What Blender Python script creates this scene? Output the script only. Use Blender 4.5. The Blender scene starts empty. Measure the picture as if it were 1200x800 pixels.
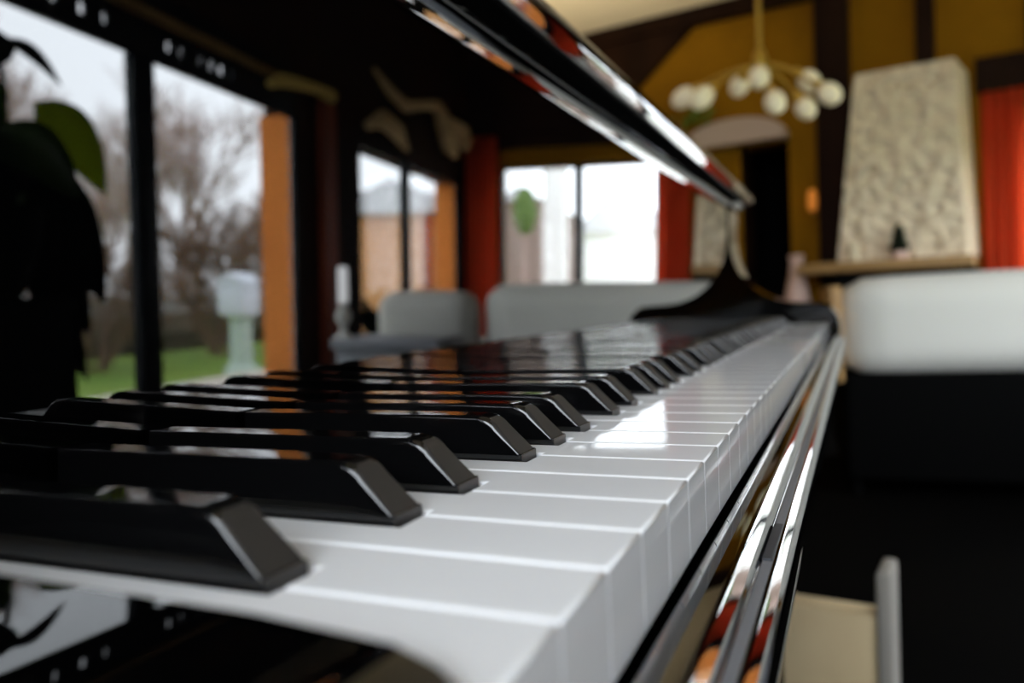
import bpy, bmesh, math, random
from mathutils import Vector, Matrix
random.seed(7)
S = bpy.context.scene
COL = S.collection
PI = math.pi

# ------------------------------------------------------------------ materials
def mat(name, col, rough=0.5, metal=0.0, ior=1.5, spec=0.5, coat=0.0, bump=None, noise=None, emis=None, trans=None):
    m = bpy.data.materials.new(name); m.use_nodes = True
    nt = m.node_tree; b = nt.nodes['Principled BSDF']
    b.inputs['Base Color'].default_value = (*col, 1)
    b.inputs['Roughness'].default_value = rough
    b.inputs['Metallic'].default_value = metal
    b.inputs['IOR'].default_value = ior
    b.inputs['Specular IOR Level'].default_value = spec
    b.inputs['Coat Weight'].default_value = coat
    b.inputs['Coat Roughness'].default_value = 0.03
    tc = nt.nodes.new('ShaderNodeTexCoord')
    if noise:                                    # (scale, second colour, stretch xyz)
        sc, c2, st = noise
        mp = nt.nodes.new('ShaderNodeMapping'); mp.inputs['Scale'].default_value = st
        n = nt.nodes.new('ShaderNodeTexNoise'); n.inputs['Scale'].default_value = sc; n.inputs['Detail'].default_value = 6
        r = nt.nodes.new('ShaderNodeValToRGB')
        r.color_ramp.elements[0].position = .35; r.color_ramp.elements[1].position = .68
        r.color_ramp.elements[0].color = (*col, 1); r.color_ramp.elements[1].color = (*c2, 1)
        nt.links.new(tc.outputs['Object'], mp.inputs[0]); nt.links.new(mp.outputs[0], n.inputs['Vector'])
        nt.links.new(n.outputs['Fac'], r.inputs[0]); nt.links.new(r.outputs[0], b.inputs['Base Color'])
    if bump:                                     # (kind, scale, strength, distance)
        k, sc, stg, dist = bump
        t = nt.nodes.new('ShaderNodeTexVoronoi' if k == 'voronoi' else 'ShaderNodeTexNoise')
        t.inputs['Scale'].default_value = sc
        bp = nt.nodes.new('ShaderNodeBump'); bp.inputs['Strength'].default_value = stg; bp.inputs['Distance'].default_value = dist
        nt.links.new(tc.outputs['Object'], t.inputs['Vector'])
        nt.links.new(t.outputs['Distance' if k == 'voronoi' else 'Fac'], bp.inputs['Height'])
        nt.links.new(bp.outputs[0], b.inputs['Normal'])
    if emis:
        b.inputs['Emission Color'].default_value = (*emis[0], 1); b.inputs['Emission Strength'].default_value = emis[1]
    if trans:                                    # thin translucent sheet: leaf, curtain
        out = nt.nodes['Material Output']
        tr = nt.nodes.new('ShaderNodeBsdfTranslucent'); tr.inputs[0].default_value = (*trans[0], 1)
        mx = nt.nodes.new('ShaderNodeMixShader'); mx.inputs[0].default_value = trans[1]
        nt.links.new(b.outputs[0], mx.inputs[1]); nt.links.new(tr.outputs[0], mx.inputs[2]); nt.links.new(mx.outputs[0], out.inputs[0])
    return m

def glass_mat():
    m = bpy.data.materials.new('window_glass'); m.use_nodes = True
    nt = m.node_tree; nt.nodes.remove(nt.nodes['Principled BSDF'])
    t = nt.nodes.new('ShaderNodeBsdfTransparent'); t.inputs[0].default_value = (.97, .98, .98, 1)
    g = nt.nodes.new('ShaderNodeBsdfGlossy'); g.inputs['Roughness'].default_value = 0.0
    lw = nt.nodes.new('ShaderNodeLayerWeight'); lw.inputs[0].default_value = .5
    pw = nt.nodes.new('ShaderNodeMath'); pw.operation = 'POWER'; pw.inputs[1].default_value = 5.0
    f = nt.nodes.new('ShaderNodeMath'); f.operation = 'MULTIPLY_ADD'; f.inputs[1].default_value = .8; f.inputs[2].default_value = .03
    nt.links.new(lw.outputs['Facing'], pw.inputs[0]); nt.links.new(pw.outputs[0], f.inputs[0])
    mx = nt.nodes.new('ShaderNodeMixShader')
    nt.links.new(f.outputs[0], mx.inputs[0]); nt.links.new(t.outputs[0], mx.inputs[1]); nt.links.new(g.outputs[0], mx.inputs[2])
    nt.links.new(mx.outputs[0], nt.nodes['Material Output'].inputs[0])
    return m

M = dict(
    lacquer=mat('black_piano_lacquer', (.0008, .0008, .0009), .012, ior=1.8),
    lacquer_case=mat('black_case_lacquer', (.003, .003, .003), .06, ior=1.5),
    ivory=mat('white_key_plastic', (.84, .85, .87), .05, ior=1.45),
    ebony=mat('black_key_satin', (.0025, .0025, .0027), .022, ior=1.6),
    ebonylit=mat('black_key_lit_front', (.022, .020, .018), .5, ior=1.45),  # matte key fronts, coloured lighter for the window light they catch
    felt=mat('dark_grey_rubber', (.03, .032, .038), .6),
    greyrubber=mat('grey_rubber', (.13, .135, .15), .4),
    brass=mat('aged_brass', (.55, .33, .05), .4, .7),
    globe=mat('opal_glass', (.78, .70, .50), .25, emis=((1, .82, .5), .12)),
    ochre=mat('ochre_plaster', (.28, .13, .006), .9, spec=.05, noise=(1.3, (.20, .09, .005), (1, 1, 1))),
    cream=mat('cream_ceiling', (.88, .79, .60), .9),
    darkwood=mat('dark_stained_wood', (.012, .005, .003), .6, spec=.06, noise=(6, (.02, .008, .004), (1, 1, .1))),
    redwood=mat('red_brown_wood', (.42, .08, .03), .6, spec=.1, noise=(6, (.11, .025, .012), (1, 1, .1))),
    blackframe=mat('black_window_frame', (.006, .008, .012), .5, spec=.12),
    wall=mat('brown_wall_boards', (.03, .013, .007), .85, spec=.08, noise=(4, (.02, .009, .005), (1, 1, .1))),
    stonewhite=mat('whitewashed_stone', (.90, .77, .58), .9, spec=.1, bump=('voronoi', 12, 1.0, .05), noise=(18, (.72, .59, .42), (1, 1, 1))),
    plaster=mat('white_plaster', (.82, .79, .74), .85, bump=('noise', 20, .3, .01)),
    mantel=mat('light_oak', (.42, .25, .09), .55, noise=(8, (.30, .16, .05), (.15, 1, 1))),
    deepblack=mat('deep_black', (.004, .004, .004), .95, spec=.05),  # black of the sooty hearth, also the passage, masking strip and wick
    sofa=mat('offwhite_upholstery', (.57, .56, .515), .9, spec=.1, bump=('noise', 60, .15, .004)),
    blackcloth=mat('black_upholstery', (.0025, .0025, .0025), .95, spec=.02),
    floor=mat('black_floor', (.0015, .0014, .0013), .9, spec=.02, noise=(3, (.002, .0018, .0015), (1, 1, 1))),
    curtain=mat('red_curtain', (.85, .15, .055), .9, spec=.1, trans=((.88, .17, .055), .45)),
    orange=mat('orange_render', (.80, .25, .04), .85, noise=(2, (.74, .22, .035), (1, 1, 1))),
    peach=mat('peach_render', (.80, .40, .18), .9),
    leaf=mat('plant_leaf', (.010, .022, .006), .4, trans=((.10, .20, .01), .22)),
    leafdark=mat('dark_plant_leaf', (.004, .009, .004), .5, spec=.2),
    leafgreen=mat('backlit_plant_leaf', (.02, .04, .006), .45, spec=.2, noise=(7, (.008, .016, .004), (1, 1, 1)), trans=((.20, .26, .008), .5)),
    stemm=mat('plant_stem', (.03, .05, .015), .6),
    pot=mat('black_planter', (.003, .003, .003), .8, spec=.05),
    grass=mat('grass', (.10, .20, .012), .95, noise=(1.2, (.18, .26, .02), (1, 1, 1))),
    bark=mat('bare_bark', (.44, .32, .285), .95),
    twig=mat('brown_twigs', (.20, .12, .08), .95),
    hedge=mat('dark_hedge', (.05, .055, .025), .95, noise=(6, (.09, .05, .03), (1, 1, 1))),
    stonegrey=mat('grey_stone', (.36, .36, .34), .95, noise=(3, (.24, .24, .22), (1, 1, 1))),
    palestone=mat('pale_stone', (.72, .76, .84), .9),
    greenstone=mat('pale_green_stone', (.52, .62, .55), .9),
    shrub=mat('green_shrub', (.10, .16, .04), .95),
    housepink=mat('pinkish_render', (.27, .20, .17), .95),
    housewhite=mat('white_render', (.8, .8, .8), .95),
    roofgrey=mat('grey_roof', (.62, .62, .66), .9),
    candle=mat('cream_wax', (.80, .70, .50), .6),
    whiteceramic=mat('white_ceramic', (.85, .83, .78), .4),
    pink=mat('pale_pink_ceramic', (.72, .50, .42), .5),
    lampglow=mat('amber_lamp_glass', (.8, .3, .05), .5, emis=((1, .30, .03), .28)),
    tubeglow=mat('glowing_white_tube', (.8, .8, .8), .5, emis=((.95, .97, 1), 3.0)),
    litframe=mat('lit_frame_white', (.8, .8, .8), .6),
    tan=mat('tan_driftwood', (.80, .60, .32), .8, noise=(9, (.55, .36, .15), (1, 1, 1))),
    straw=mat('yellow_straw', (.85, .62, .16), .8),
    greytop=mat('grey_laminate', (.28, .29, .32), .45),
    beige=mat('beige_board', (.90, .72, .43), .85, noise=(14, (.86, .67, .39), (1, 1, 1))),
    greyedge=mat('grey_edge', (.36, .34, .30), .7),
    archplaster=mat('pale_arch_plaster', (.55, .42, .36), .9),
    ivy=mat('ivy_leaf', (.12, .17, .01), .7),
    paving=mat('beige_paving', (.60, .53, .45), .95, noise=(2, (.52, .46, .39), (1, 1, 1))),
    glass=glass_mat(),
)

# ------------------------------------------------------------------ mesh helpers
def link(name, bm, m, parent=None, smooth=True, angle=35, wn=False):
    bmesh.ops.recalc_face_normals(bm, faces=bm.faces[:])
    me = bpy.data.meshes.new(name); bm.to_mesh(me); bm.free()
    if smooth and len(me.polygons):
        me.polygons.foreach_set('use_smooth', [True] * len(me.polygons))
        me.set_sharp_from_angle(angle=math.radians(angle))
    me.materials.append(M[m])
    o = bpy.data.objects.new(name, me); COL.objects.link(o)
    if wn:
        md = o.modifiers.new('weighted_normal', 'WEIGHTED_NORMAL'); md.keep_sharp = True; md.weight = 100
    if parent: o.parent = parent
    return o

def box(bm, x0, x1, y0, y1, z0, z1, bev=0.0, seg=2):
    r = bmesh.ops.create_cube(bm, size=1.0)
    vs = r['verts']
    for v in vs:
        v.co = Vector((x0 if v.co.x < 0 else x1, y0 if v.co.y < 0 else y1, z0 if v.co.z < 0 else z1))
    if bev > 0:
        es = list({e for v in vs for e in v.link_edges})
        bmesh.ops.bevel(bm, geom=es, offset=bev, segments=seg, profile=.5, affect='EDGES')
    return bm

def newbox(*a, **k): return box(bmesh.new(), *a, **k)

def prism(bm, prof, lo, hi, axis='y'):
    """extrude a closed 2D outline; axis y: prof=(x,z); axis z: prof=(x,y); axis x: prof=(y,z)"""
    def P(a, b, t): return {'y': (a, t, b), 'z': (a, b, t), 'x': (t, a, b)}[axis]
    A = [bm.verts.new(P(a, b, lo)) for a, b in prof]; B = [bm.verts.new(P(a, b, hi)) for a, b in prof]
    n = len(prof)
    for i in range(n): bm.faces.new((A[i], A[(i + 1) % n], B[(i + 1) % n], B[i]))
    bm.faces.new(A[::-1]); bm.faces.new(B)
    return bm

def lathe(bm, prof, c=(0, 0, 0), seg=24):
    rings = []
    for r, z in prof:
        if r < 1e-6: rings.append([bm.verts.new((c[0], c[1], c[2] + z))])
        else: rings.append([bm.verts.new((c[0] + r * math.cos(2 * PI * k / seg), c[1] + r * math.sin(2 * PI * k / seg), c[2] + z)) for k in range(seg)])
    for a, b in zip(rings, rings[1:]):
        for k in range(seg):
            q = [a[k % len(a)], a[(k + 1) % len(a)], b[(k + 1) % len(b)], b[k % len(b)]]
            u = []
            for v in q:
                if v not in u: u.append(v)
            if len(u) > 2: bm.faces.new(u)
    for ring, fl in ((rings[0], True), (rings[-1], False)):
        if len(ring) > 2: bm.faces.new(ring[::-1] if fl else ring)
    return bm

def tube(bm, pts, rad, seg=8):
    pts = [Vector(p) for p in pts]; n = len(pts)
    rs = rad if isinstance(rad, (list, tuple)) else [rad] * n
    rings = []; ref = None
    for i, p in enumerate(pts):
        t = (pts[min(i + 1, n - 1)] - pts[max(i - 1, 0)]).normalized()
        if ref is None: ref = Vector((0, 0, 1)) if abs(t.z) < .9 else Vector((1, 0, 0))
        a = t.cross(ref).normalized(); b = a.cross(t).normalized(); ref = b
        rings.append([bm.verts.new(p + (a * math.cos(2 * PI * k / seg) + b * math.sin(2 * PI * k / seg)) * rs[i]) for k in range(seg)])
    for a, b in zip(rings, rings[1:]):
        for k in range(seg): bm.faces.new((a[k], a[(k + 1) % seg], b[(k + 1) % seg], b[k]))
    bm.faces.new(rings[0][::-1]); bm.faces.new(rings[-1])
    return bm

def ball(bm, c, r, sx=1, sy=1, sz=1, u=20, v=14, rot=None):
    res = bmesh.ops.create_uvsphere(bm, u_segments=u, v_segments=v, radius=1)
    for w in res['verts']:
        q = Vector((w.co.x * r * sx, w.co.y * r * sy, w.co.z * r * sz))
        if rot: q = rot @ q
        w.co = Vector(c) + q
    return bm

def pillow(bm, x0, x1, y0, y1, z0, z1, puff=.03, n=14, e=5.0):
    """a soft cushion: rounded box with crowned faces"""
    c = Vector(((x0 + x1) / 2, (y0 + y1) / 2, (z0 + z1) / 2)); h = Vector(((x1 - x0) / 2, (y1 - y0) / 2, (z1 - z0) / 2))
    r = bmesh.ops.create_cube(bm, size=2.0)
    es = list({ed for v in r['verts'] for ed in v.link_edges})
    res = bmesh.ops.subdivide_edges(bm, edges=es, cuts=n, use_grid_fill=True)
    vs = [v for v in bm.verts if max(abs(v.co.x), abs(v.co.y), abs(v.co.z)) < 1.0001 and not v.tag]
    rad = min(h) * .75
    for v in vs:
        p = v.co.copy()
        q = Vector((p.x * h.x, p.y * h.y, p.z * h.z))
        inner = Vector([max(-(h[i] - rad), min(h[i] - rad, q[i])) for i in range(3)])
        d = q - inner
        if d.length > 1e-9: q = inner + d.normalized() * rad
        k = puff * (1 - p.x ** 2) * (1 - p.z ** 2)
        q.y += math.copysign(k, p.y) if abs(p.y) > .99 else 0
        q.z += puff * .6 * (1 - p.x ** 2) if p.z > .99 else 0
        v.co = c + q; v.tag = True
    return bm

# ------------------------------------------------------------------ scene-tree helpers
def setp(o, label, cat, group=None):
    o['label'] = label; o['category'] = cat
    if group: o['group'] = group
    return o
UPW = 60.0
def thing(name, label, cat, loc=(0, 0, 0), rz=0.0, group=None):
    o = bpy.data.objects.new(name, None); COL.objects.link(o)
    o.empty_display_size = .1; o.location = loc; o.rotation_euler = (0, 0, rz)
    return setp(o, label, cat, group)
def struct(name, bm, m, parent=None, label=None, smooth=False):
    o = link(name, bm, m, parent, smooth)
    if parent is None: o['kind'] = 'structure'
    if label: o['label'] = label
    return o
def copy_tree(o, parent=None):
    c = o.copy(); COL.objects.link(c)
    if parent: c.parent = parent
    for ch in list(o.children): copy_tree(ch, c)
    return c

# ================================================================== THE GRAND PIANO
PH = math.radians(8.8)          # the piano stands slightly askew in the room
KZ = .73                        # height of the white key tops
piano = thing('grand_piano', 'black lacquered grand piano with open fallboard and full white and black keyboard', 'piano', (0, 0, 0), PH)
Y0 = .1042; PT = .0235          # seam between the first two white keys; pitch of the white keys
# local frame: x towards the player, y towards the treble, z up.  shift z by KZ
def up(prof): return [(a, b + KZ) for a, b in prof]
SEAM = {0: .0035, 2: -.003, 3: .003, 5: -.0035, 6: 0.0}    # black key after this white key of the octave (A=0), and its offset
BH, GAP = .0058, .0012
XB, XE = -.0509, -.1535         # front of the black keys, hidden end of the keys

def white_mesh(i):
    k = i % 7
    ya, yb = .0004, PT - .0004
    ta, tb = ya, yb
    if i > 0 and (k - 1) % 7 in SEAM: ta = SEAM[(k - 1) % 7] + BH + GAP
    if i < 51 and k in SEAM: tb = PT + SEAM[k] - BH - GAP
    bm = bmesh.new(); xn = XB + .0016
    out = [(0, ya), (0, yb)]
    if tb < yb: out += [(xn, yb), (xn, tb)]
    out += [(XE, tb), (XE, ta)]
    if ta > ya: out += [(xn, ta), (xn, ya)]
    prism(bm, out, KZ - .0205, KZ, 'z')
    bm.normal_update()
    es = [e for e in bm.edges if all(abs(v.co.z - KZ) < 1e-6 for v in e.verts)]
    bmesh.ops.bevel(bm, geom=es, offset=.0007, segments=3, profile=.5, affect='EDGES', clamp_overlap=True)
    return bm
cache = {}
for i in range(52):
    key = 'A0' if i == 0 else 'C8' if i == 51 else i % 7
    if key not in cache:
        o = link('white_key', white_mesh(i), 'ivory', piano, angle=70, wn=True); cache[key] = o
    else:
        o = cache[key].copy(); COL.objects.link(o); o.parent = piano
    o.location = (0, Y0 + PT * (i - 1), 0)

def black_mesh():
    """tapering playing body with an arched, sloping front, standing on a foot with a small ledge"""
    bm = bmesh.new()
    H, wb, wt, x0 = .0128, BH, .0050, XB - .0006
    prof = [(-.1540, H), (-.120, H), (-.090, H), (-.074, H)]
    # top blends into the sloping front through a large radius
    p0, p1, p2 = (-.0668, H), (-.0615, H), (-.0590, .0094)
    for k in range(9):
        t = k / 8; u = 1 - t
        prof.append((u * u * p0[0] + 2 * u * t * p1[0] + t * t * p2[0], u * u * p0[1] + 2 * u * t * p1[1] + t * t * p2[1]))
    prof += [(-.0553, .0055), (x0, .0016)]
    nseg = 5; rings = []
    for i, (x, z) in enumerate(prof):
        a = prof[max(i - 1, 0)]; c = prof[min(i + 1, len(prof) - 1)]
        tx, tz = c[0] - a[0], c[1] - a[1]; l = math.hypot(tx, tz); nx, nz = -tz / l, tx / l
        s_ = min(max((x + .085) / .022, 0), 1); r = .0008 + .0010 * s_
        if z < .009: r = .0006 + .0011 * max(z - .0016, 0) / .0074
        w = wb + (wt - wb) * z / H
        def P(th, sgn): 
            q = r * (1 - math.cos(th)); yy = w - r + r * math.sin(th)
            return bm.verts.new((x - nx * q, sgn * yy, KZ + z - nz * q))
        rings.append([P(math.pi / 2 * (nseg - k) / nseg, -1) for k in range(nseg + 1)] + [P(math.pi / 2 * k / nseg, 1) for k in range(nseg + 1)])
    for A, B in zip(rings, rings[1:]):
        for k in range(len(A) - 1): bm.faces.new((A[k], A[k + 1], B[k + 1], B[k]))
    zb = KZ + .0010
    for side, sg in ((0, -1), (-1, 1)):
        bot = [bm.verts.new((r[side].co.x, sg * wb, zb)) for r in rings]
        for i in range(len(rings) - 1): bm.faces.new((rings[i][side], rings[i + 1][side], bot[i + 1], bot[i]))
    b2 = bmesh.new()
    box(b2, -.1540, XB, -wb, wb, KZ - .012, KZ + .0018, .0004, 2)
    me = bpy.data.meshes.new('t'); b2.to_mesh(me); bm.from_mesh(me); b2.free(); bpy.data.meshes.remove(me)
    return bm
bk = None
for i in range(51):
    if i % 7 in SEAM:
        if bk is None:
            bk = o = link('black_key', black_mesh(), 'ebony', piano, angle=50, wn=True)
            o.data.materials.append(M['ebonylit'])
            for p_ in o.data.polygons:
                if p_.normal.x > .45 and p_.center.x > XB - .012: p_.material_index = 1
        else:
            o = bk.copy(); COL.objects.link(o); o.parent = piano
        o.location = (0, Y0 + PT * i + SEAM[i % 7], 0)

# fallboard (leans a hair forward) with its rounded lip
YA, YB = .0185, 1.3655
tan = math.tan(math.radians(1.2))
def fx(z): return -.1555 + (z - .031) * tan
fb = link('fallboard', prism(bmesh.new(), up([(fx(-.03), -.03), (fx(.187), .187), (fx(.187) + .0007, .1895), (fx(.187) + .0017, .1925), (fx(.187) + .0032, .1960), (fx(.187) + .0052, .1990), (fx(.187) + .0080, .2012), (fx(.187) + .013, .2030), (fx(.187) + .020, .2040), (fx(.187) + .020, .212), (fx(.212) - .014, .212), (fx(-.03) - .014, -.03)]), YA, YB), 'lacquer', piano, angle=40, wn=True)
def arc(cx, cz, r, a0, a1, n): return [(cx + r * math.cos(math.radians(a0 + (a1 - a0) * k / n)), cz + r * math.sin(math.radians(a0 + (a1 - a0) * k / n))) for k in range(n + 1)]
lip = [(-.170, .2125), (-.1290, .2040)] + arc(-.1276, .2056, .0016, -100, -26, 4) + [(-.1248, .2080), (-.1241, .2095), (-.1231, .2125), (-.1224, .2152)] + arc(-.1345, .2175, .0122, -6, 90, 9) + [(-.170, .2300)]
link('fallboard_lip', prism(bmesh.new(), up(lip), YA, YB), 'lacquer', fb, angle=40, wn=True)

ft = link('lip_mask_strip', prism(bmesh.new(), up([(-.1448, .2012), (-.1280, .2026), (-.1280, .2060), (-.1448, .2060)]), YA, YB), 'deepblack', fb, smooth=False); ft['label'] = 'added black masking strip'  # added black strip, stops the lip underside reflecting the keys
# keyslip: two-stepped polished moulding in front of the keys, with rubber bumper pads on its ledge
ks = [(.0030, -.039), (.0030, -.0202), (.0035, -.0195), (.0056, -.0186), (.0062, -.0186), (.0110, -.0185)] + [(.0119, -.0190), (.0128, -.0200), (.0141, -.0216), (.0149, -.0227), (.0153, -.0235), (.0156, -.0239)] \
    + [(.0182, -.0239), (.0188, -.0241), (.0195, -.0247), (.0209, -.0262), (.0220, -.0276), (.0226, -.0287), (.0228, -.0300), (.0228, -.0378), (.0220, -.0390)]
kso = link('keyslip', prism(bmesh.new(), up(ks), YA, YB), 'lacquer', piano, angle=60, wn=True)
fs = link('rubber_strip', newbox(.0157, .0183, YA, YB, KZ - .0242, KZ - .0236, .0002), 'greyrubber', kso); fs['label'] = 'grey rubber strip'
for y in (.212,):
    p = link('bumper_pad', newbox(.0156, .0182, y, y + .034, KZ - .0239, KZ - .0229, .0003), 'felt', kso); p['label'] = 'dark grey rubber pad'

# key blocks at both ends
kb = [(.0025, -.0385), (.0025, -.02)] + [(.0015, -.008), (-.0010, -.0005), (-.006, .0035), (-.012, .0055), (-.033, .0068), (-.1545, .0078), (-.1545, -.0385)]
for y0, y1, near in ((YA, .0793, 1), (1.3041, YB, 0)):
    bm = prism(bmesh.new(), up(kb), y0, y1)
    for v in bm.verts:                      # the block top rises a little towards its arm
        if near == (v.co.y < (y0 + y1) / 2) and v.co.z > KZ - .01: v.co.z += .0027
    link('key_block', bm, 'lacquer', piano, angle=50)
# arms: upright cheeks sweeping from the case top down to a rounded front
arm = [(.012, -.0385), (.016, -.036), (.016, -.032), (.0154, -.005), (.0125, .009), (.0059, .018), (-.0005, .0245), (-.0077, .0285), (-.022, .0305), (-.050, .0325), (-.072, .036), (-.088, .0415), (-.1025, .049),
       (-.117, .0605), (-.129, .0735), (-.1375, .0865), (-.1433, .0995), (-.1475, .1135), (-.1500, .1290), (-.1508, .150), (-.1502, .171), (-.1490, .188), (-.1450, .199), (-.138, .206), (-.1265, .2065),
       (-.1225, .2100), (-.1222, .2165), (-.1262, .2255), (-.136, .2305), (-.34, .2315), (-.34, -.0385)]
for y0, y1 in ((YA - .10, YA), (YB, YB + .10)):
    link('arm', prism(bmesh.new(), up(arm), y0, y1), 'lacquer', piano, angle=40)
# body
link('keybed', newbox(-.34, -.005, YA - .10, YB + .10, KZ - .165, KZ - .039, .004), 'lacquer_case', piano)
def bez(p0, p1, p2, p3, n):
    r = []
    for k in range(n):
        t = k / n; u = 1 - t
        r.append((u**3*p0[0]+3*u*u*t*p1[0]+3*u*t*t*p2[0]+t**3*p3[0], u**3*p0[1]+3*u*u*t*p1[1]+3*u*t*t*p2[1]+t**3*p3[1]))
    return r
ya, yb = YA - .10, YB + .10
outl = [(-.34, ya)] + [(-1.35, ya)] + bez((-1.35, ya), (-1.62, ya), (-1.78, ya + .15), (-1.74, ya + .42), 10) + bez((-1.74, ya + .42), (-1.70, ya + .75), (-1.15, ya + .72), (-1.0, ya + 1.05), 12) + bez((-1.0, ya + 1.05), (-.9, ya + 1.35), (-.8, yb), (-.55, yb), 8) + [(-.55, yb), (-.34, yb)]
link('case', prism(bmesh.new(), outl, KZ - .165, KZ + .2315, 'z'), 'lacquer_case', piano)
lidp = [(x * 1.006, y) for x, y in outl]; lidp[0] = (-.30, ya - .004); lidp[-1] = (-.30, yb + .004)
link('lid', prism(bmesh.new(), lidp, KZ + .2325, KZ + .252, 'z'), 'lacquer_case', piano)
def pleg(x, y):
    bm = bmesh.new()
    lathe(bm, [(0, .075), (.035, .075), (.04, .1), (.045, .3), (.06, .5), (.07, .53), (.055, .54), (.08, .565), (0, .565)], (x, y, 0))
    return bm
for x, y in ((-.26, ya + .12), (-.26, yb - .12), (-1.5, ya + .3)):
    l = link('leg', pleg(x, y), 'lacquer_case', piano)
    bm = bmesh.new(); prism(bm, [(x + .022 * math.cos(t * PI / 8), .038 + .038 * math.sin(t * PI / 8)) for t in range(16)], y - .012, y + .012)
    c = link('caster', bm, 'brass', l); c['label'] = 'brass caster'
bm = bmesh.new(); box(bm, -.42, -.38, .58, .60, .1, .565, .004); box(bm, -.42, -.38, .78, .80, .1, .565, .004); box(bm, -.45, -.33, .55, .83, .07, .12, .006)
ly = link('pedal_lyre', bm, 'lacquer_case', piano)
for y in (.62, .69, .76):
    pd = link('pedal', box(bmesh.new(), -.335, -.25, y - .012, y + .012, .08, .09, .003), 'brass', ly); pd['label'] = 'brass pedal'

# ================================================================== THE ROOM
RW, FW, LW, BW, CH = 1.76, 6.5, -4.6, -1.7, 3.13      # right, far, left, back wall faces and ceiling height
WT = .18
struct('floor', newbox(LW - .2, RW + WT, BW - .2, FW + .3, -.12, 0), 'floor')
struct('ceiling', newbox(LW - .2, RW + WT, BW - .2, FW + .3, CH, CH + .12), 'cream')
struct('wall_left', newbox(LW - .2, LW, BW - .2, FW + .3, 0, CH), 'ochre')
BX0, BX1, BZ0, BZ1 = -.85, 1.60, 1.25, 2.80
bm = bmesh.new(); box(bm, LW, BX0, BW - .2, BW, 0, CH); box(bm, BX1, RW + WT, BW - .2, BW, 0, CH); box(bm, BX0, BX1, BW - .2, BW, 0, BZ0); box(bm, BX0, BX1, BW - .2, BW, BZ1, CH)
struct('wall_back', bm, 'ochre')
# right wall with two wide window openings (z .35 to 1.70, perforated transom strip above)
ZS, ZT = .35, 1.70
W1, W2 = (1.05, 3.68), (4.42, 6.32)
bm = bmesh.new()
box(bm, RW, RW + WT, BW, FW + .3, 1.95, CH)
box(bm, RW, RW + WT, BW, FW + .3, 0, ZS)
for a, b in ((BW, W1[0]), (W1[1], W2[0]), (W2[1], FW + .3)): box(bm, RW, RW + WT, a, b, ZS, 1.95)
box(bm, RW, RW + WT, W2[0], W2[1], ZT, 1.95)
struct('wall_right', bm, 'wall')
# far wall: doorway at the left, window at the right
WX0, WX1, WZ0, WZ1 = .12, 1.472, .74, 1.86
DX0, DX1, DZ = -1.80, -1.42, 1.98
bm = bmesh.new()
box(bm, LW, DX0, FW, FW + .3, 0, CH); box(bm, DX0, DX1, FW, FW + .3, DZ, CH); box(bm, DX1, WX0, FW, FW + .3, 0, CH)
box(bm, WX0, WX1, FW, FW + .3, 0, WZ0); box(bm, WX0, WX1, FW, FW + .3, WZ1, CH); box(bm, WX1, RW, FW, FW + .3, 0, CH)
struct('wall_far', bm, 'ochre')
# recess behind the doorway
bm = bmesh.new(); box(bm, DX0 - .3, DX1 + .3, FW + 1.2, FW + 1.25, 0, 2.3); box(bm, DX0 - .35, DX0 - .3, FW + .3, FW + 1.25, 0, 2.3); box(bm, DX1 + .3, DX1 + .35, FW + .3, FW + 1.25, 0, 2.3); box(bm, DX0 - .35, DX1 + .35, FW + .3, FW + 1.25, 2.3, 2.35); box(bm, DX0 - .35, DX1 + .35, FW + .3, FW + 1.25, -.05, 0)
struct('wall_passage', bm, 'deepblack')  # passage surfaces all in plain black

# windows
def window(name, axis, lo, hi, z0, z1, mull, face, fr=.035, depth=.07, mw=.05):
    """a framed opening; axis 'y' lies in a wall of constant x = face"""
    def bx(bm, a, b, c, d, t0=0.0, t1=depth):
        return box(bm, face + t0, face + t1, a, b, c, d, .003) if axis == 'y' else box(bm, a, b, face + t0, face + t1, c, d, .003)
    bm = bmesh.new()
    bx(bm, lo, lo + fr, z0, z1); bx(bm, hi - fr, hi, z0, z1); bx(bm, lo + fr, hi - fr, z0, z0 + fr); bx(bm, lo + fr, hi - fr, z1 - .02, z1)
    root = link(name, bm, 'blackframe'); root['kind'] = 'structure'
    edges = [lo + fr]
    for a, w in mull:
        m_ = link('mullion', bx(bmesh.new(), a - w / 2, a + w / 2, z0 + fr, z1 - .02, -.012 if w > .07 else 0), 'blackframe', root)
        edges += [a - w / 2, a + w / 2]
    edges.append(hi - fr)
    for a, b in zip(edges[::2], edges[1::2]):
        link('pane', bx(bmesh.new(), a, b, z0 + fr, z1 - .02, .014, .020), 'glass', root, smooth=False)
    return root
w1 = window('window_1', 'y', W1[0], W1[1], ZS, ZT, [(2.550, .115)], RW, fr=.018, depth=.03)
w2 = window('window_2', 'y', W2[0], W2[1], ZS, ZT, [(5.17, .10)], RW, fr=.018, depth=.03)
w3 = window('window_3', 'x', WX0, WX1, WZ0, WZ1, [(.79, .07)], FW + .06)
w4 = window('window_4', 'x', BX0, BX1, BZ0, BZ1, [(.375, .05)], BW - .12)
# perforated transom strip above window_1: dark board with a row of openings
T0, T1 = RW + .002, RW + .018
bm = bmesh.new(); box(bm, T0, T1, W1[0], W1[1], 1.70, 1.742); box(bm, T0, T1, W1[0], W1[1], 1.784, 1.95)
holes = [1.25, 1.45, 1.60, 1.74, 1.88, 2.02, 2.15, 2.27, 2.375, 2.715, 2.79, 2.915, 2.99, 3.06, 3.13]
prev = W1[0]
for h in holes:
    w = random.uniform(.022, .036)
    box(bm, T0, T1, prev, h - w / 2, 1.742, 1.784); prev = h + w / 2
box(bm, T0, T1, prev, W1[1], 1.742, 1.784)
struct('trim_1', bm, 'blackframe')
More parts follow.
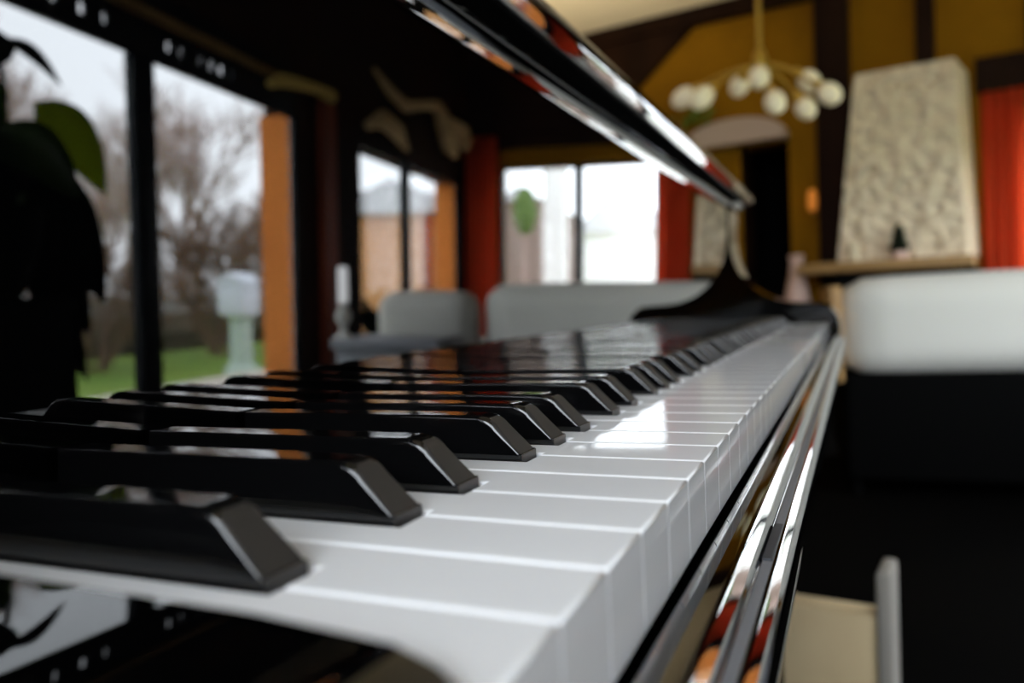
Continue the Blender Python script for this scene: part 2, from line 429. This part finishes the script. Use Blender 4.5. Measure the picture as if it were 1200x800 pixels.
# brown rail over the transom
struct('trim_2', newbox(RW - .025, RW, 2.0, 3.70, 1.825, 1.865, .004), 'mantel')
# dark cornice beam at the top of the far wall, a timber post and lintel, and dark pieces painting in shade
struct('trim_3', newbox(LW, RW, FW - .12, FW, CH - .13, CH, .006), 'darkwood')
struct('trim_4', newbox(-.52, -.40, FW - .10, FW, 2.0, CH - .13, .006), 'darkwood')
struct('trim_shade_strip', newbox(-1.20, -.96, FW - .10, FW, 0, CH - .13, .006), 'darkwood')  # dark strip added for the shade on the wall left of the hood
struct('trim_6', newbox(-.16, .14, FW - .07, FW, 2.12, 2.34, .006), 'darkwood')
struct('trim_shade_panel', newbox(.14, 1.75, FW - .03, FW, 1.99, CH - .13, .004), 'darkwood')  # dark panel painting in the shaded wall above the far window
struct('trim_shade_lining', newbox(DX0, DX0 + .012, FW + .002, FW + .3, 0, DZ), 'darkwood')  # dark lining added so the left jamb does not show lit
# red-brown timber post between the right windows
struct('trim_7', newbox(RW - .04, RW, 3.90, 4.06, 0, 1.9, .006), 'redwood')
# diagonal dark brace at the ceiling
bm = bmesh.new(); prism(bm, [(-3.25, 3.0), (-2.15, 3.0), (-2.70, 2.55), (-3.25, 2.2)], FW - .08, FW)
struct('trim_8', bm, 'darkwood')
# orange outer reveals beyond the glass, and a white strip painting in the frame's lit face
struct('trim_9', newbox(RW + .034, RW + WT + .02, W1[1] - .016, W1[1], ZS, ZT), 'orange')
struct('trim_10', newbox(RW + .034, RW + WT + .02, W2[1] - .016, W2[1], ZS, ZT), 'orange')
struct('trim_lit_strip', newbox(RW + .001, RW + .033, W1[1] - .017, W1[1], ZS + .02, ZT - .02), 'litframe')

# ------------------------------------------------------------------ far wall things
# arched plaster hood above the doorway
bm = bmesh.new()
o_ = [(-1.82 + .40 * math.cos(PI * k / 20), 2.03 + .16 * math.sin(PI * k / 20)) for k in range(21)]
prism(bm, o_ + [(-2.22, 1.99), (-1.42, 1.99)], FW - .14, FW - .002)
setp(link('doorway_hood', bm, 'archplaster'), 'low pale pink arched plaster hood above the dark doorway', 'hood')
bm = bmesh.new()
box(bm, DX0 - .07, DX0, FW - .02, FW, 0, DZ); box(bm, DX1, DX1 + .05, FW - .02, FW, 0, DZ)
setp(link('door_frame', bm, 'ochre'), 'narrow ochre frame around the dark doorway in the far wall', 'door frame')
# small ivy on the hood
bm = bmesh.new()
for k in range(40):
    c = Vector((-2.12 + random.gauss(0, .07), FW - .16 + random.gauss(0, .02), 2.25 + random.gauss(0, .04)))
    d = Vector((random.uniform(-1, 1), random.uniform(-1, 0), random.uniform(-1, 1))).normalized(); s = .035
    a = d.orthogonal().normalized(); b = d.cross(a)
    vs = [bm.verts.new(c + a * s * q + b * s * w + d * .006 * abs(w)) for q, w in ((-1, 0), (-.3, .6), (.6, .5), (1.2, 0), (.6, -.5), (-.3, -.6))]
    bm.faces.new(vs)
setp(link('ivy', bm, 'ivy'), 'small tuft of yellow green ivy on the left shoulder of the arched hood', 'plant')

# fireplace: whitewashed tapering hood on a wooden mantel
fp = thing('fireplace', 'tall tapering white stone fireplace hood with oak mantel on the far wall', 'fireplace', (0, 0, 0))
yF = 6.02
def frustum(bm, b, t):
    A = [bm.verts.new(v) for v in b]; B = [bm.verts.new(v) for v in t]
    for i in range(4): bm.faces.new((A[i], A[(i + 1) % 4], B[(i + 1) % 4], B[i]))
    bm.faces.new(A[::-1]); bm.faces.new(B); return bm
zb, zt = .99, 2.27
bm = frustum(bmesh.new(), [(-1.005, yF, zb), (-.205, yF, zb), (-.150, FW, zb), (-1.005, FW, zb)], [(-.865, yF, zt), (-.262, yF, zt), (-.205, FW, zt), (-.865, FW, zt)])
link('hood', bm, 'stonewhite', fp, smooth=False)
link('mantel', newbox(-1.25, -.165, yF - .17, FW, .915, .985, .008), 'mantel', fp)
bm = bmesh.new(); box(bm, -1.02, -.86, yF, FW, 0, .915); box(bm, -.32, -.17, yF, FW, 0, .915); box(bm, -.86, -.32, yF, FW, .78, .915); box(bm, -.86, -.32, FW - .1, FW, 0, .78)
link('hearth_surround', bm, 'deepblack', fp, smooth=False)
# mantel decorations
y = yF - .085
bm = lathe(bmesh.new(), [(0, 0), (.032, 0), (.033, .12), (.028, .128), (0, .128)], (0, 0, 0)); c = thing('candle', 'cream pillar candle at the left end of the oak mantel', 'candle', (-.88, y, .985))
link('wax', bm, 'candle', c); link('wick', tube(bmesh.new(), [(0, 0, .127), (.002, 0, .142)], .0015, 6), 'deepblack', c)
c = thing('conifer_figurine', 'small dark conifer shaped ornament standing mid mantel against white hood', 'ornament', (-.60, y, .985))
link('base', lathe(bmesh.new(), [(0, 0), (.05, 0), (.058, .02), (.045, .05), (0, .05)]), 'pink', c)
link('foliage', lathe(bmesh.new(), [(0, .05), (.05, .05), (.066, .08), (.04, .12), (.056, .125), (.03, .17), (.042, .175), (.018, .22), (0, .24)]), 'leafdark', c)
# amber wall lamp
c = thing('wall_lamp', 'small glowing amber wall lamp beside the dark shade strip', 'lamp', (-1.245, FW, 1.40))
link('bracket', tube(bmesh.new(), [(0, 0, .0), (0, -.05, -.02), (0, -.075, .015)], .008), 'brass', c)
link('lamp_shade', lathe(bmesh.new(), [(0, .01), (.026, .01), (.036, .07), (.03, .15), (.018, .17), (0, .17)], (0, -.075, 0)), 'lampglow', c)
# tall pale pink vase left of the fireplace
setp(link('floor_vase', lathe(bmesh.new(), [(0, 0), (.09, 0), (.12, .15), (.125, .45), (.09, .75), (.055, .93), (.045, 1.02), (.06, 1.07), (.05, 1.07), (.035, 1.0), (0, 1.0)], (-1.335, 6.25, 0)), 'pink'), 'tall slim pale pink floor vase left of the fireplace', 'vase')
# curtains of the far window
def curtain(name, x0, x1, z0, z1, waves, label, gather=0.0):
    bm = bmesh.new(); n = 60; rows = 14; G = []
    for r in range(rows + 1):
        t = r / rows; z = z0 + (z1 - z0) * t; ro = []
        for k in range(n + 1):
            u = k / n
            x = x0 + (x1 - x0) * u + gather * math.sin(PI * t) * (u - .5)
            ro.append(bm.verts.new((x, FW - .065 + .026 * math.sin(2 * PI * waves * u + .4 * math.sin(3 * t)) + .008 * math.sin(9 * u + 4 * t), z)))
        G.append(ro)
    for a, b in zip(G, G[1:]):
        for k in range(n): bm.faces.new((a[k], a[k + 1], b[k + 1], b[k]))
    bmesh.ops.solidify(bm, geom=bm.faces[:], thickness=.003)
    return setp(link(name, bm, 'curtain', angle=180), label, 'curtain')
curtain('curtain', -.13, .135, .05, 2.10, 4, 'red curtain hanging between the fireplace and the far window')
curtain('curtain', 1.455, 1.735, .05, 2.10, 4, 'red curtain hanging in the corner beside the right wall')
bm = tube(bmesh.new(), [(-.16, FW - .055, 2.115), (1.74, FW - .055, 2.115)], .012); 
setp(link('curtain_rod', bm, 'darkwood'), 'thin dark curtain rod over the far window', 'curtain rod')
# things on the far sill
struct('trim_11', newbox(WX0 - .03, WX1 + .03, FW - .12, FW + .05, WZ0 - .03, WZ0, .005), 'darkwood')
for x, r, lab in ((1.40, .055, 'round white pot on the far window sill next to the corner curtain'), (1.02, .045, 'white pot on the far window sill below the pale pillar outside'), (.90, .04, 'smallest white pot on the far window sill by its mullion')):
    setp(link('flower_pot', lathe(bmesh.new(), [(0, 0), (r * .7, 0), (r, r * .8), (r * 1.05, r * 1.7), (r * .9, r * 2.1), (r * .8, r * 2.1), (r * .8, r * 1.8), (0, r * 1.8)], (x, FW - .04, WZ0)), 'whiteceramic'), lab, 'pot')

# chandelier: brass rod and curving arms with opal globes
yc = 4.0
ch = thing('chandelier', 'brass chandelier with curved arms and opal glass globes hanging from the ceiling', 'chandelier', (-.985, yc, CH))
def L(x, y, z): return (x + .985, y - yc, z - CH)
bm = lathe(bmesh.new(), [(0, -.03), (.06, -.03), (.05, -.01), (.05, 0), (0, 0)]); link('ceiling_rose', bm, 'brass', ch)
link('rod', tube(bmesh.new(), [L(-.985, yc, CH - .02), L(-.985, yc, 1.92)], .012, 12), 'brass', ch)
link('hub', lathe(bmesh.new(), [(0, -.05), (.018, -.05), (.03, -.02), (.034, .02), (.02, .06), (0, .06)], L(-.985, yc, 1.91)), 'brass', ch)
GL = [(-1.353, -.06, 1.793, 1), (-1.225, -.16, 1.749, 1), (-1.123, .12, 1.846, 0), (-.955, -.14, 1.80, 0), (-.779, .10, 1.802, 0), (-.667, -.02, 1.698, 0), (-.880, -.16, 1.668, 0), (-.812, .16, 1.690, 0)]
for gx, dy, gz, hang in GL:
    h = Vector((-.985, yc, 1.90)); g = Vector((gx, yc + dy, gz)); mid = (h + g) / 2 + Vector((0, 0, .06))
    pts = [h.lerp(mid, t / 6).lerp(mid.lerp(g, t / 6), t / 6) for t in range(7)]
    d = (pts[-1] - pts[-2]).normalized(); nt = 4
    a = link('arm', tube(bmesh.new(), [L(*p) for p in pts[:-1]] + [L(*(g - d * .05))], .007, 8), 'brass', ch)
    q = d.to_track_quat('Z', 'Y').to_matrix()
    bm = bmesh.new(); tube(bm, [L(*(g - d * .10)), L(*(g - d * .042))], [.012, .032], 12); s_ = link('socket_cup', bm, 'brass', a)
    bm = bmesh.new(); ball(bm, L(*g), .050, 1, 1, 1.2 if not hang else 1.35, rot=q); link('globe', bm, 'globe', a)['label'] = 'opal white globe'

# ------------------------------------------------------------------ seating
sf = thing('sofa', 'long off white sofa on a black base, seen from behind', 'sofa', (.08, 3.34, 0), math.radians(13))
link('base', newbox(-.60, .64, .0, .95, .06, .47, .03, 3), 'blackcloth', sf)
link('backrest', pillow(bmesh.new(), -.605, .66, -.02, .26, .455, .826, .012), 'sofa', sf, angle=180)
for a, b in ((-.58, .03), (.03, .64)): link('seat_cushion', pillow(bmesh.new(), a, b, .27, .92, .47, .60, .015), 'sofa', sf, angle=180)
link('end_panel', newbox(-.645, -.60, -.03, .95, .44, .80, .008), 'mantel', sf)['label'] = 'tan end panel'  # tan panel closing the left end of the sofa
for x in (-.56, .58):
    for y in (.06, .88): link('leg', lathe(bmesh.new(), [(0, 0), (.02, 0), (.028, .07), (0, .07)], (x, y, 0), 12), 'blackcloth', sf)
ac = thing('armchair', 'off white armchair right of the sofa, beyond the grey side table', 'armchair', (.985, 3.42, 0))
link('base', newbox(-.24, .24, .0, .75, .06, .42, .03, 3), 'blackcloth', ac)
link('backrest', pillow(bmesh.new(), -.245, .235, -.02, .2, .42, .79, .02), 'sofa', ac, angle=180)
link('seat_cushion', pillow(bmesh.new(), -.22, .22, .21, .74, .42, .54, .02), 'sofa', ac, angle=180)
for x in (-.2, .2):
    for y in (.05, .7): link('leg', lathe(bmesh.new(), [(0, 0), (.02, 0), (.028, .07), (0, .07)], (x, y, 0), 12), 'blackcloth', ac)
# grey side table with a white candlestick
tb = thing('side_table', 'grey box shaped side table in front of the armchair', 'table', (.95, 3.12, 0))
link('table_top', newbox(-.21, .265, -.16, .20, .555, .60, .006), 'greytop', tb)
link('body', newbox(-.19, .26, -.12, .18, .06, .555, .006), 'greytop', tb)
for x in (-.17, .24):
    for y in (-.1, .16): link('leg', newbox(x - .015, x + .015, y - .015, y + .015, 0, .07, .002), 'blackcloth', tb)
cs = thing('white_candlestick', 'slim white candlestick with a round knob, its tube made to glow, on the grey side table', 'lamp', (1.172, 3.0, .60))
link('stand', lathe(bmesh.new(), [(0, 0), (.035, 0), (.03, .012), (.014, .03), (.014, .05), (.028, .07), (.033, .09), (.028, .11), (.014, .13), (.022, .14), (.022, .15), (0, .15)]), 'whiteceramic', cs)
link('glow_tube', lathe(bmesh.new(), [(0, .15), (.02, .15), (.02, .29), (.015, .30), (0, .30)]), 'tubeglow', cs)  # glow put into the tube for the daylight it catches
# dark planter behind the table
dp = thing('potted_plant', 'dark olive pot with a low dark plant between armchair and right wall', 'plant', (1.43, 3.9, 0))
link('pot', lathe(bmesh.new(), [(0, 0), (.11, 0), (.14, .4), (.15, .56), (.13, .56), (.12, .5), (0, .5)]), 'hedge', dp)
bm = bmesh.new()
def leaf(bm, base, tip, width, nrm, droop=.0, fold=.15, n=9):
    base, tip, nrm = Vector(base), Vector(tip), Vector(nrm).normalized()
    ax = tip - base; side = ax.cross(nrm).normalized(); nn = side.cross(ax).normalized()
    rows = []
    for k in range(n + 1):
        t = k / n; w = width * .5 * (math.sin(PI * t ** .8) ** .8 if 0 < t < 1 else 0.02)
        c = base + ax * t + Vector((0, 0, droop * math.sin(PI * t)))
        rows.append([bm.verts.new(c - side * w + nn * fold * w), bm.verts.new(c - side * w * .5 + nn * fold * w * .3), bm.verts.new(c), bm.verts.new(c + side * w * .5 + nn * fold * w * .3), bm.verts.new(c + side * w + nn * fold * w)])
    fs = []
    for a, b in zip(rows, rows[1:]):
        for k in range(4): fs.append(bm.faces.new((a[k], a[k + 1], b[k + 1], b[k])))
    bmesh.ops.solidify(bm, geom=fs, thickness=.0012)
    return bm
for k in range(16):
    a = random.uniform(0, 2 * PI); leaf(bm, (0, 0, .5), (.13 * math.cos(a), .13 * math.sin(a), .66 + random.uniform(0, .12)), .07, (math.cos(a), math.sin(a), .6), .03)
link('foliage', bm, 'leafdark', dp, angle=180)

# big-leaved plant on a tall black pedestal by window_1
pl = thing('rubber_plant', 'big leaved rubber plant on a tall black pedestal before the nearest window', 'plant', (1.25, 1.44, 0))
link('pedestal', newbox(-.14, .14, -.26, .06, 0, .78, .008), 'pot', pl)
link('pot', lathe(bmesh.new(), [(0, .78), (.10, .78), (.14, .9), (.15, .98), (.13, .98), (.12, .95), (0, .95)], (0, -.09, 0)), 'pot', pl)
stems = [[(0, -.03, .95), (.01, -.02, 1.1), (0, .02, 1.24), (.02, .03, 1.36)], [(.02, -.03, .95), (.0, -.08, 1.1), (-.03, -.12, 1.3)], [(0, .03, .95), (0, .07, 1.05), (.01, .10, 1.15)]]
for s in stems: link('stem', tube(bmesh.new(), s, [.012, .01, .008, .005][:len(s)], 8), 'stemm', pl)
V = (-.75, -.66, .25)
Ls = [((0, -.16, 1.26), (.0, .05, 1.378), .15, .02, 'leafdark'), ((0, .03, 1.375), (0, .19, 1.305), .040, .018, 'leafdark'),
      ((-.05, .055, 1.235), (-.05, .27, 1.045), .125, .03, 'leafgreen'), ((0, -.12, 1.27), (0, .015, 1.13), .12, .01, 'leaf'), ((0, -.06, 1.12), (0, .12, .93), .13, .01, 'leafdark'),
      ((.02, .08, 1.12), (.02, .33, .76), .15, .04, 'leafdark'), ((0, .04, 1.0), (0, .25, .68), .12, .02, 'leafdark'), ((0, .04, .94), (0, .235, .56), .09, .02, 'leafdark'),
      ((0, -.10, 1.2), (0, -.25, 1.05), .16, .02, 'leafdark'), ((0, -.08, 1.13), (0, .08, 1.0), .16, .01, 'leafdark'), ((-.02, -.05, 1.15), (-.2, .02, 1.0), .13, .03, 'leaf'), ((.02, 0, 1.2), (.2, .03, 1.1), .13, .03, 'leaf')]  # leaf tones hold the backlight: dark silhouettes, one leaf glowing green
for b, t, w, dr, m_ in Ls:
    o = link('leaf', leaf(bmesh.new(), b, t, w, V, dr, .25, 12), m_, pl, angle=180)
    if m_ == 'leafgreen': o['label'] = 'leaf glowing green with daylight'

# tan driftwood over window_2, and a straw horn above the timber post
bm = bmesh.new()
rnd = random.Random(3)
tube(bm, [(RW - .05, 4.45, 1.80), (RW - .07, 4.62, 1.87), (RW - .07, 4.85, 1.84), (RW - .06, 5.05, 1.76)], [.03, .06, .055, .02], 10)
setp(link('driftwood', bm, 'tan'), 'short tan piece of driftwood low over the far side window', 'driftwood')
bm = bmesh.new()
tube(bm, [(RW - .05, 4.55, 2.16), (RW - .08, 4.75, 2.06), (RW - .08, 5.0, 2.03), (RW - .08, 5.35, 2.12), (RW - .08, 5.6, 2.17), (RW - .08, 5.82, 2.14)], [.015, .035, .04, .035, .045, .02], 10)
tube(bm, [(RW - .08, 5.6, 2.16), (RW - .09, 5.72, 2.05), (RW - .09, 5.85, 1.92), (RW - .08, 6.0, 1.88)], [.04, .065, .07, .03], 10)
tube(bm, [(RW - .08, 5.9, 2.12), (RW - .1, 6.1, 2.07), (RW - .09, 6.28, 1.98)], [.03, .08, .04], 10)
setp(link('driftwood', bm, 'tan'), 'long branching tan driftwood hung above the far side window near the corner', 'driftwood')
bm = tube(bmesh.new(), [(RW - .05, 3.36, 1.775), (RW - .06, 3.45, 1.815), (RW - .06, 3.62, 1.84), (RW - .06, 3.8, 1.855), (RW - .05, 3.98, 1.86)], [.02, .035, .03, .03, .038], 12)
setp(link('straw_ornament', bm, 'straw'), 'curved yellow straw ornament on the wall over the post beside the nearest window', 'ornament')

# added uplighter, out of view, to brighten the ceiling and wall at left
tl = thing('added_uplighter', 'added brass uplighter, out of view, warming the ceiling at far left', 'lamp', (-2.75, 5.0, 0))
link('base', lathe(bmesh.new(), [(0, 0), (.14, 0), (.14, .02), (.03, .04), (0, .04)]), 'brass', tl)
link('pole', tube(bmesh.new(), [(0, 0, .03), (0, 0, 1.72)], .012, 12), 'brass', tl)
link('lamp_shade', lathe(bmesh.new(), [(.02, 1.70), (.10, 1.74), (.17, 1.82), (.165, 1.82), (.095, 1.75), (.02, 1.715)]), 'brass', tl)
ld = bpy.data.lights.new('ceiling_fill', 'SPOT'); ld.energy = UPW; ld.color = (1, .84, .58); ld.spot_size = math.radians(150); ld.spot_blend = .6; ld.shadow_soft_size = .05
lo_ = bpy.data.objects.new('ceiling_fill', ld); COL.objects.link(lo_); lo_.parent = tl; lo_.location = (0, 0, 1.80); lo_.rotation_euler = (PI, 0, 0)

# ------------------------------------------------------------------ beige box with grey upright board near the piano
bxr = thing('storage_box', 'slim upright beige box with a taller grey edged board, on the floor by the piano', 'box', (-.165, 1.12, 0))
link('body', newbox(-.075, .050, 0, .05, .0, .347, .004), 'beige', bxr)
sd = link('side_board', newbox(.050, .069, -.022, .05, .0, .416, .006, 3), 'greyedge', bxr); sd['label'] = 'taller grey edged board'

# ================================================================== OUTDOORS
struct('ground', newbox(-30, 60, -20, 70, -.5, -.13), 'grass')
struct('bounce_terrace', newbox(-3, 4.6, -14, -1.95, -.13, -.05), 'paving')  # added pale paving that bounces daylight into the room
struct('bounce_terrace_side', newbox(RW + WT, 4.6, -1.95, 11, -.13, -.05), 'paving')  # added pale paving by the windows, brightens and neutralises the bounce
struct('driveway', newbox(-3, 3.3, 6.9, 21.9, -.13, -.06), 'paving')
def twig_mesh(h, n0, seedv, spread=.55, depth=4, r0=.06):
    rn = random.Random(seedv); bm = bmesh.new()
    def grow(p, d, l, r, lev):
        q = p + d * l
        m_ = (p + q) / 2 + Vector((rn.gauss(0, .06), rn.gauss(0, .06), 0)) * l
        tube(bm, [p, m_, q], [r, r * .8, r * .62], 4 if lev > 1 else 6)
        if lev >= depth: return
        for k in range(n0 if lev < 3 else 4 if lev == 3 else 3):
            ax = Vector((rn.uniform(-1, 1), rn.uniform(-1, 1), rn.uniform(-.2, .5)))
            nd = (d + ax * spread * (1.2 if lev else .9)).normalized()
            st = p.lerp(q, rn.uniform(.55, 1.0))
            grow(st, nd, l * rn.uniform(.58, .8), max(r * .55, .006), lev + 1)
    grow(Vector((0, 0, 0)), Vector((0, 0, 1)), h * .34, r0, 0)
    return bm
trees = []
TL = 'bare brown winter tree beyond the garden wall'
spots = [(12.2, 12.2), (12.6, 17.4), (17.2, 14.6), (16.8, 20.4), (22.0, 18.0), (21.5, 24.5), (27, 22), (26.5, 30), (14.8, 25), (32, 27), (12.0, 7.2), (17.5, 9.0), (31, 22), (36, 30)]
for i, (x, y) in enumerate(spots):
    if i < 3:
        o = setp(link('bare_tree', twig_mesh(6.8, 5, 11 + i, depth=5, r0=.08), 'bark', smooth=False), TL, 'tree', 'bare trees beyond the garden wall'); trees.append(o)
    else:
        o = trees[i % 3].copy(); COL.objects.link(o); o.rotation_euler = (0, 0, i * 1.3); s = .85 + .12 * (i % 4); o.scale = (s * .85, s * .85, s)
    o.location = (x, y, -.13)
# brown twiggy bushes before the garden wall
def bush_mesh(seedv):
    rn = random.Random(seedv); bm = bmesh.new()
    def grow(p, d, l, r, lev):
        q = p + d * l; tube(bm, [p, q], [r, r * .7], 4)
        if lev == 4: return
        for k in range(3 if lev else 4):
            nd = (d + Vector((rn.uniform(-1, 1), rn.uniform(-1, 1), rn.uniform(-.4, .6))) * .75).normalized()
            grow(p.lerp(q, rn.uniform(.45, 1)), nd, l * rn.uniform(.6, .85), max(r * .6, .008), lev + 1)
    for k in range(13):
        a_ = k * 2 * PI / 13 + rn.uniform(-.3, .3); t_ = rn.uniform(.2, .9)
        grow(Vector((.15 * math.cos(a_), .15 * math.sin(a_), 0)), Vector((t_ * math.cos(a_), t_ * math.sin(a_), 1)).normalized(), rn.uniform(.6, .95), .03, 0)
    return bm
for i, (x, y, k) in enumerate([(7.0, 10.6, 1.0), (6.9, 7.9, .85)]):
    o = link('brown_bush', bush_mesh(40 + i), 'twig', smooth=False); o.location = (x, y, -.13); o.scale = (k * .9, k * .9, k * 1.15)
    setp(o, ['larger brown leafless bush by the garden wall, behind the pale lantern', 'smaller brown leafless bush before the garden wall, seen past the plant leaves'][i], 'bush')
setp(link('garden_wall', newbox(9.0, 9.3, 4, 26, -.13, .78, .02), 'stonegrey'), 'long low grey stone wall at the end of the lawn', 'wall')
def blob(name, c, r, m_, seedv, label, cat):
    rn = random.Random(seedv); bm = bmesh.new()
    bmesh.ops.create_icosphere(bm, subdivisions=4, radius=1)
    for v in bm.verts:
        k = 1 + rn.uniform(-.13, .13) + .12 * math.sin(5 * v.co.x + seedv) * math.cos(4 * v.co.y)
        v.co = Vector((c[0] + v.co.x * r[0] * k, c[1] + v.co.y * r[1] * k, c[2] + max(v.co.z, -.9) * r[2] * k))
    return setp(link(name, bm, m_, smooth=False), label, cat)
blob('low_hedge', (8.55, 12.5, .12), (.3, 6.5, .33), 'hedge', 2, 'dark low hedge running along the foot of the stone wall', 'hedge')
gl = thing('garden_lantern', 'pale stone garden lantern standing on the lawn outside the nearest window', 'garden lantern', (5.0, 8.05, -.13))
link('pedestal', lathe(bmesh.new(), [(0, 0), (.2, 0), (.2, .06), (.13, .12), (.12, .62), (.17, .68), (0, .68)], (0, .03, 0)), 'greenstone', gl)
bm = newbox(-.17, .17, -.17, .17, .68, 1.06, .03); prism(bm, [(-.19, 1.06), (.19, 1.06), (0, 1.17)], -.19, .19); link('lantern_house', bm, 'palestone', gl)
# orange shed seen through the far side window
sh = thing('garden_shed', 'peach orange rendered garden shed with a low roof outside the far side window', 'shed', (4.7, 12, -.13))
link('walls', newbox(-1.15, 1.2, 0, 2.5, 0, 2.2), 'peach', sh, smooth=False)
link('roof', prism(bmesh.new(), [(-1.3, 2.2), (1.35, 2.2), (.02, 2.75)], -.2, 2.7), 'roofgrey', sh, smooth=False)
link('post', newbox(-.62, -.5, -.1, -.002, 0, 2.3), 'redwood', sh)
# outside the far window
ho = thing('pink_house', 'pinkish grey house wall outside the far window, left part of the view', 'house', (2.62, 12, -.13))
link('walls', newbox(-.30, .36, 0, 3, 0, 2.35), 'housepink', ho, smooth=False)
link('roof', prism(bmesh.new(), [(-.36, 2.35), (.42, 2.35), (.03, 2.55)], -.1, 3.1), 'roofgrey', ho, smooth=False)
setp(link('pillar', newbox(1.60, 1.88, 10.2, 10.5, -.13, 3.2, .02), 'housewhite'), 'broad white pillar outside the far window', 'pillar')
st = thing('small_tree', 'small green tree with a round crown beside the white pillar', 'tree', (2.36, 11.2, -.13))
link('trunk', tube(bmesh.new(), [(0, 0, 0), (.02, 0, 1.0), (0, 0, 2.0)], [.04, .03, .02]), 'bark', st)
bm = bmesh.new(); ball(bm, (0, 0, 2.1), .3, .55, .8, 1.1, 24, 18)
for v in bm.verts: v.co += Vector((random.gauss(0, .012), random.gauss(0, .012), random.gauss(0, .012)))
link('crown', bm, 'shrub', st, smooth=False)
hw = thing('white_house', 'distant pale house with a grey roof outside the far window', 'house', (2.2, 22, -.13))
link('walls', newbox(-1.2, 1.2, 0, 3, 0, 2.6), 'housewhite', hw, smooth=False)
link('roof', prism(bmesh.new(), [(-1.4, 2.6), (1.4, 2.6), (0, 3.9)], -.2, 3.2), 'roofgrey', hw, smooth=False)

# ================================================================== LIGHT
SKY = 11.5
w = bpy.data.worlds.new('overcast_sky'); S.world = w; w.use_nodes = True
bg = w.node_tree.nodes['Background']; bg.inputs[0].default_value = (.88, .93, 1.0, 1); bg.inputs[1].default_value = SKY
def portal(name, loc, rot, sx, sy):
    l = bpy.data.lights.new(name, 'AREA'); l.shape = 'RECTANGLE'; l.size = sx; l.size_y = sy; l.cycles.is_portal = True
    o = bpy.data.objects.new(name, l); COL.objects.link(o); o.location = loc; o.rotation_euler = rot
    return o
portal('daylight_opening', (RW + WT, (W1[0] + W1[1]) / 2, (ZS + 1.8) / 2), (0, PI / 2, 0), 1.45, W1[1] - W1[0])
portal('daylight_opening', (RW + WT, (W2[0] + W2[1]) / 2, (ZS + ZT) / 2), (0, PI / 2, 0), ZT - ZS, W2[1] - W2[0])
portal('daylight_opening', ((WX0 + WX1) / 2, FW + .3, (WZ0 + WZ1) / 2), (-PI / 2, 0, 0), WX1 - WX0, WZ1 - WZ0)
portal('daylight_opening', ((BX0 + BX1) / 2, BW - .2, (BZ0 + BZ1) / 2), (PI / 2, 0, 0), BX1 - BX0, BZ1 - BZ0)

# ================================================================== CAMERA
cam = bpy.data.cameras.new('camera'); cam.sensor_width = 36; cam.sensor_fit = 'HORIZONTAL'; cam.lens = 28.0
cam.clip_start = .005; cam.clip_end = 300
co = bpy.data.objects.new('camera', cam); COL.objects.link(co); S.camera = co
yaw, pitch, roll = .408681192, .0432175946, -.0433197545
f = Vector((-math.sin(yaw) * math.cos(pitch), math.cos(yaw) * math.cos(pitch), -math.sin(pitch)))
r = Vector((math.cos(yaw), math.sin(yaw), 0)); u = r.cross(f)
r2 = math.cos(roll) * r + math.sin(roll) * u; u2 = -math.sin(roll) * r + math.cos(roll) * u
R = Matrix((r2, u2, -f)).transposed()
Rz = Matrix.Rotation(PH, 3, 'Z')
mw = (Rz @ R).to_4x4(); mw.translation = Rz @ Vector((.0394908, 0, KZ + .0448765))
co.matrix_world = mw
cam.dof.use_dof = True; cam.dof.focus_distance = .247; cam.dof.aperture_fstop = 8.0

S.view_settings.view_transform = 'Standard'; S.view_settings.look = 'None'
S.view_settings.exposure = 0.0; S.view_settings.gamma = 1.0; S.view_settings.use_curve_mapping = False
S.cycles.use_denoising = True
S.cycles.max_bounces = 12; S.cycles.diffuse_bounces = 5; S.cycles.glossy_bounces = 8; S.cycles.transparent_max_bounces = 16
S.cycles.sample_clamp_indirect = 12
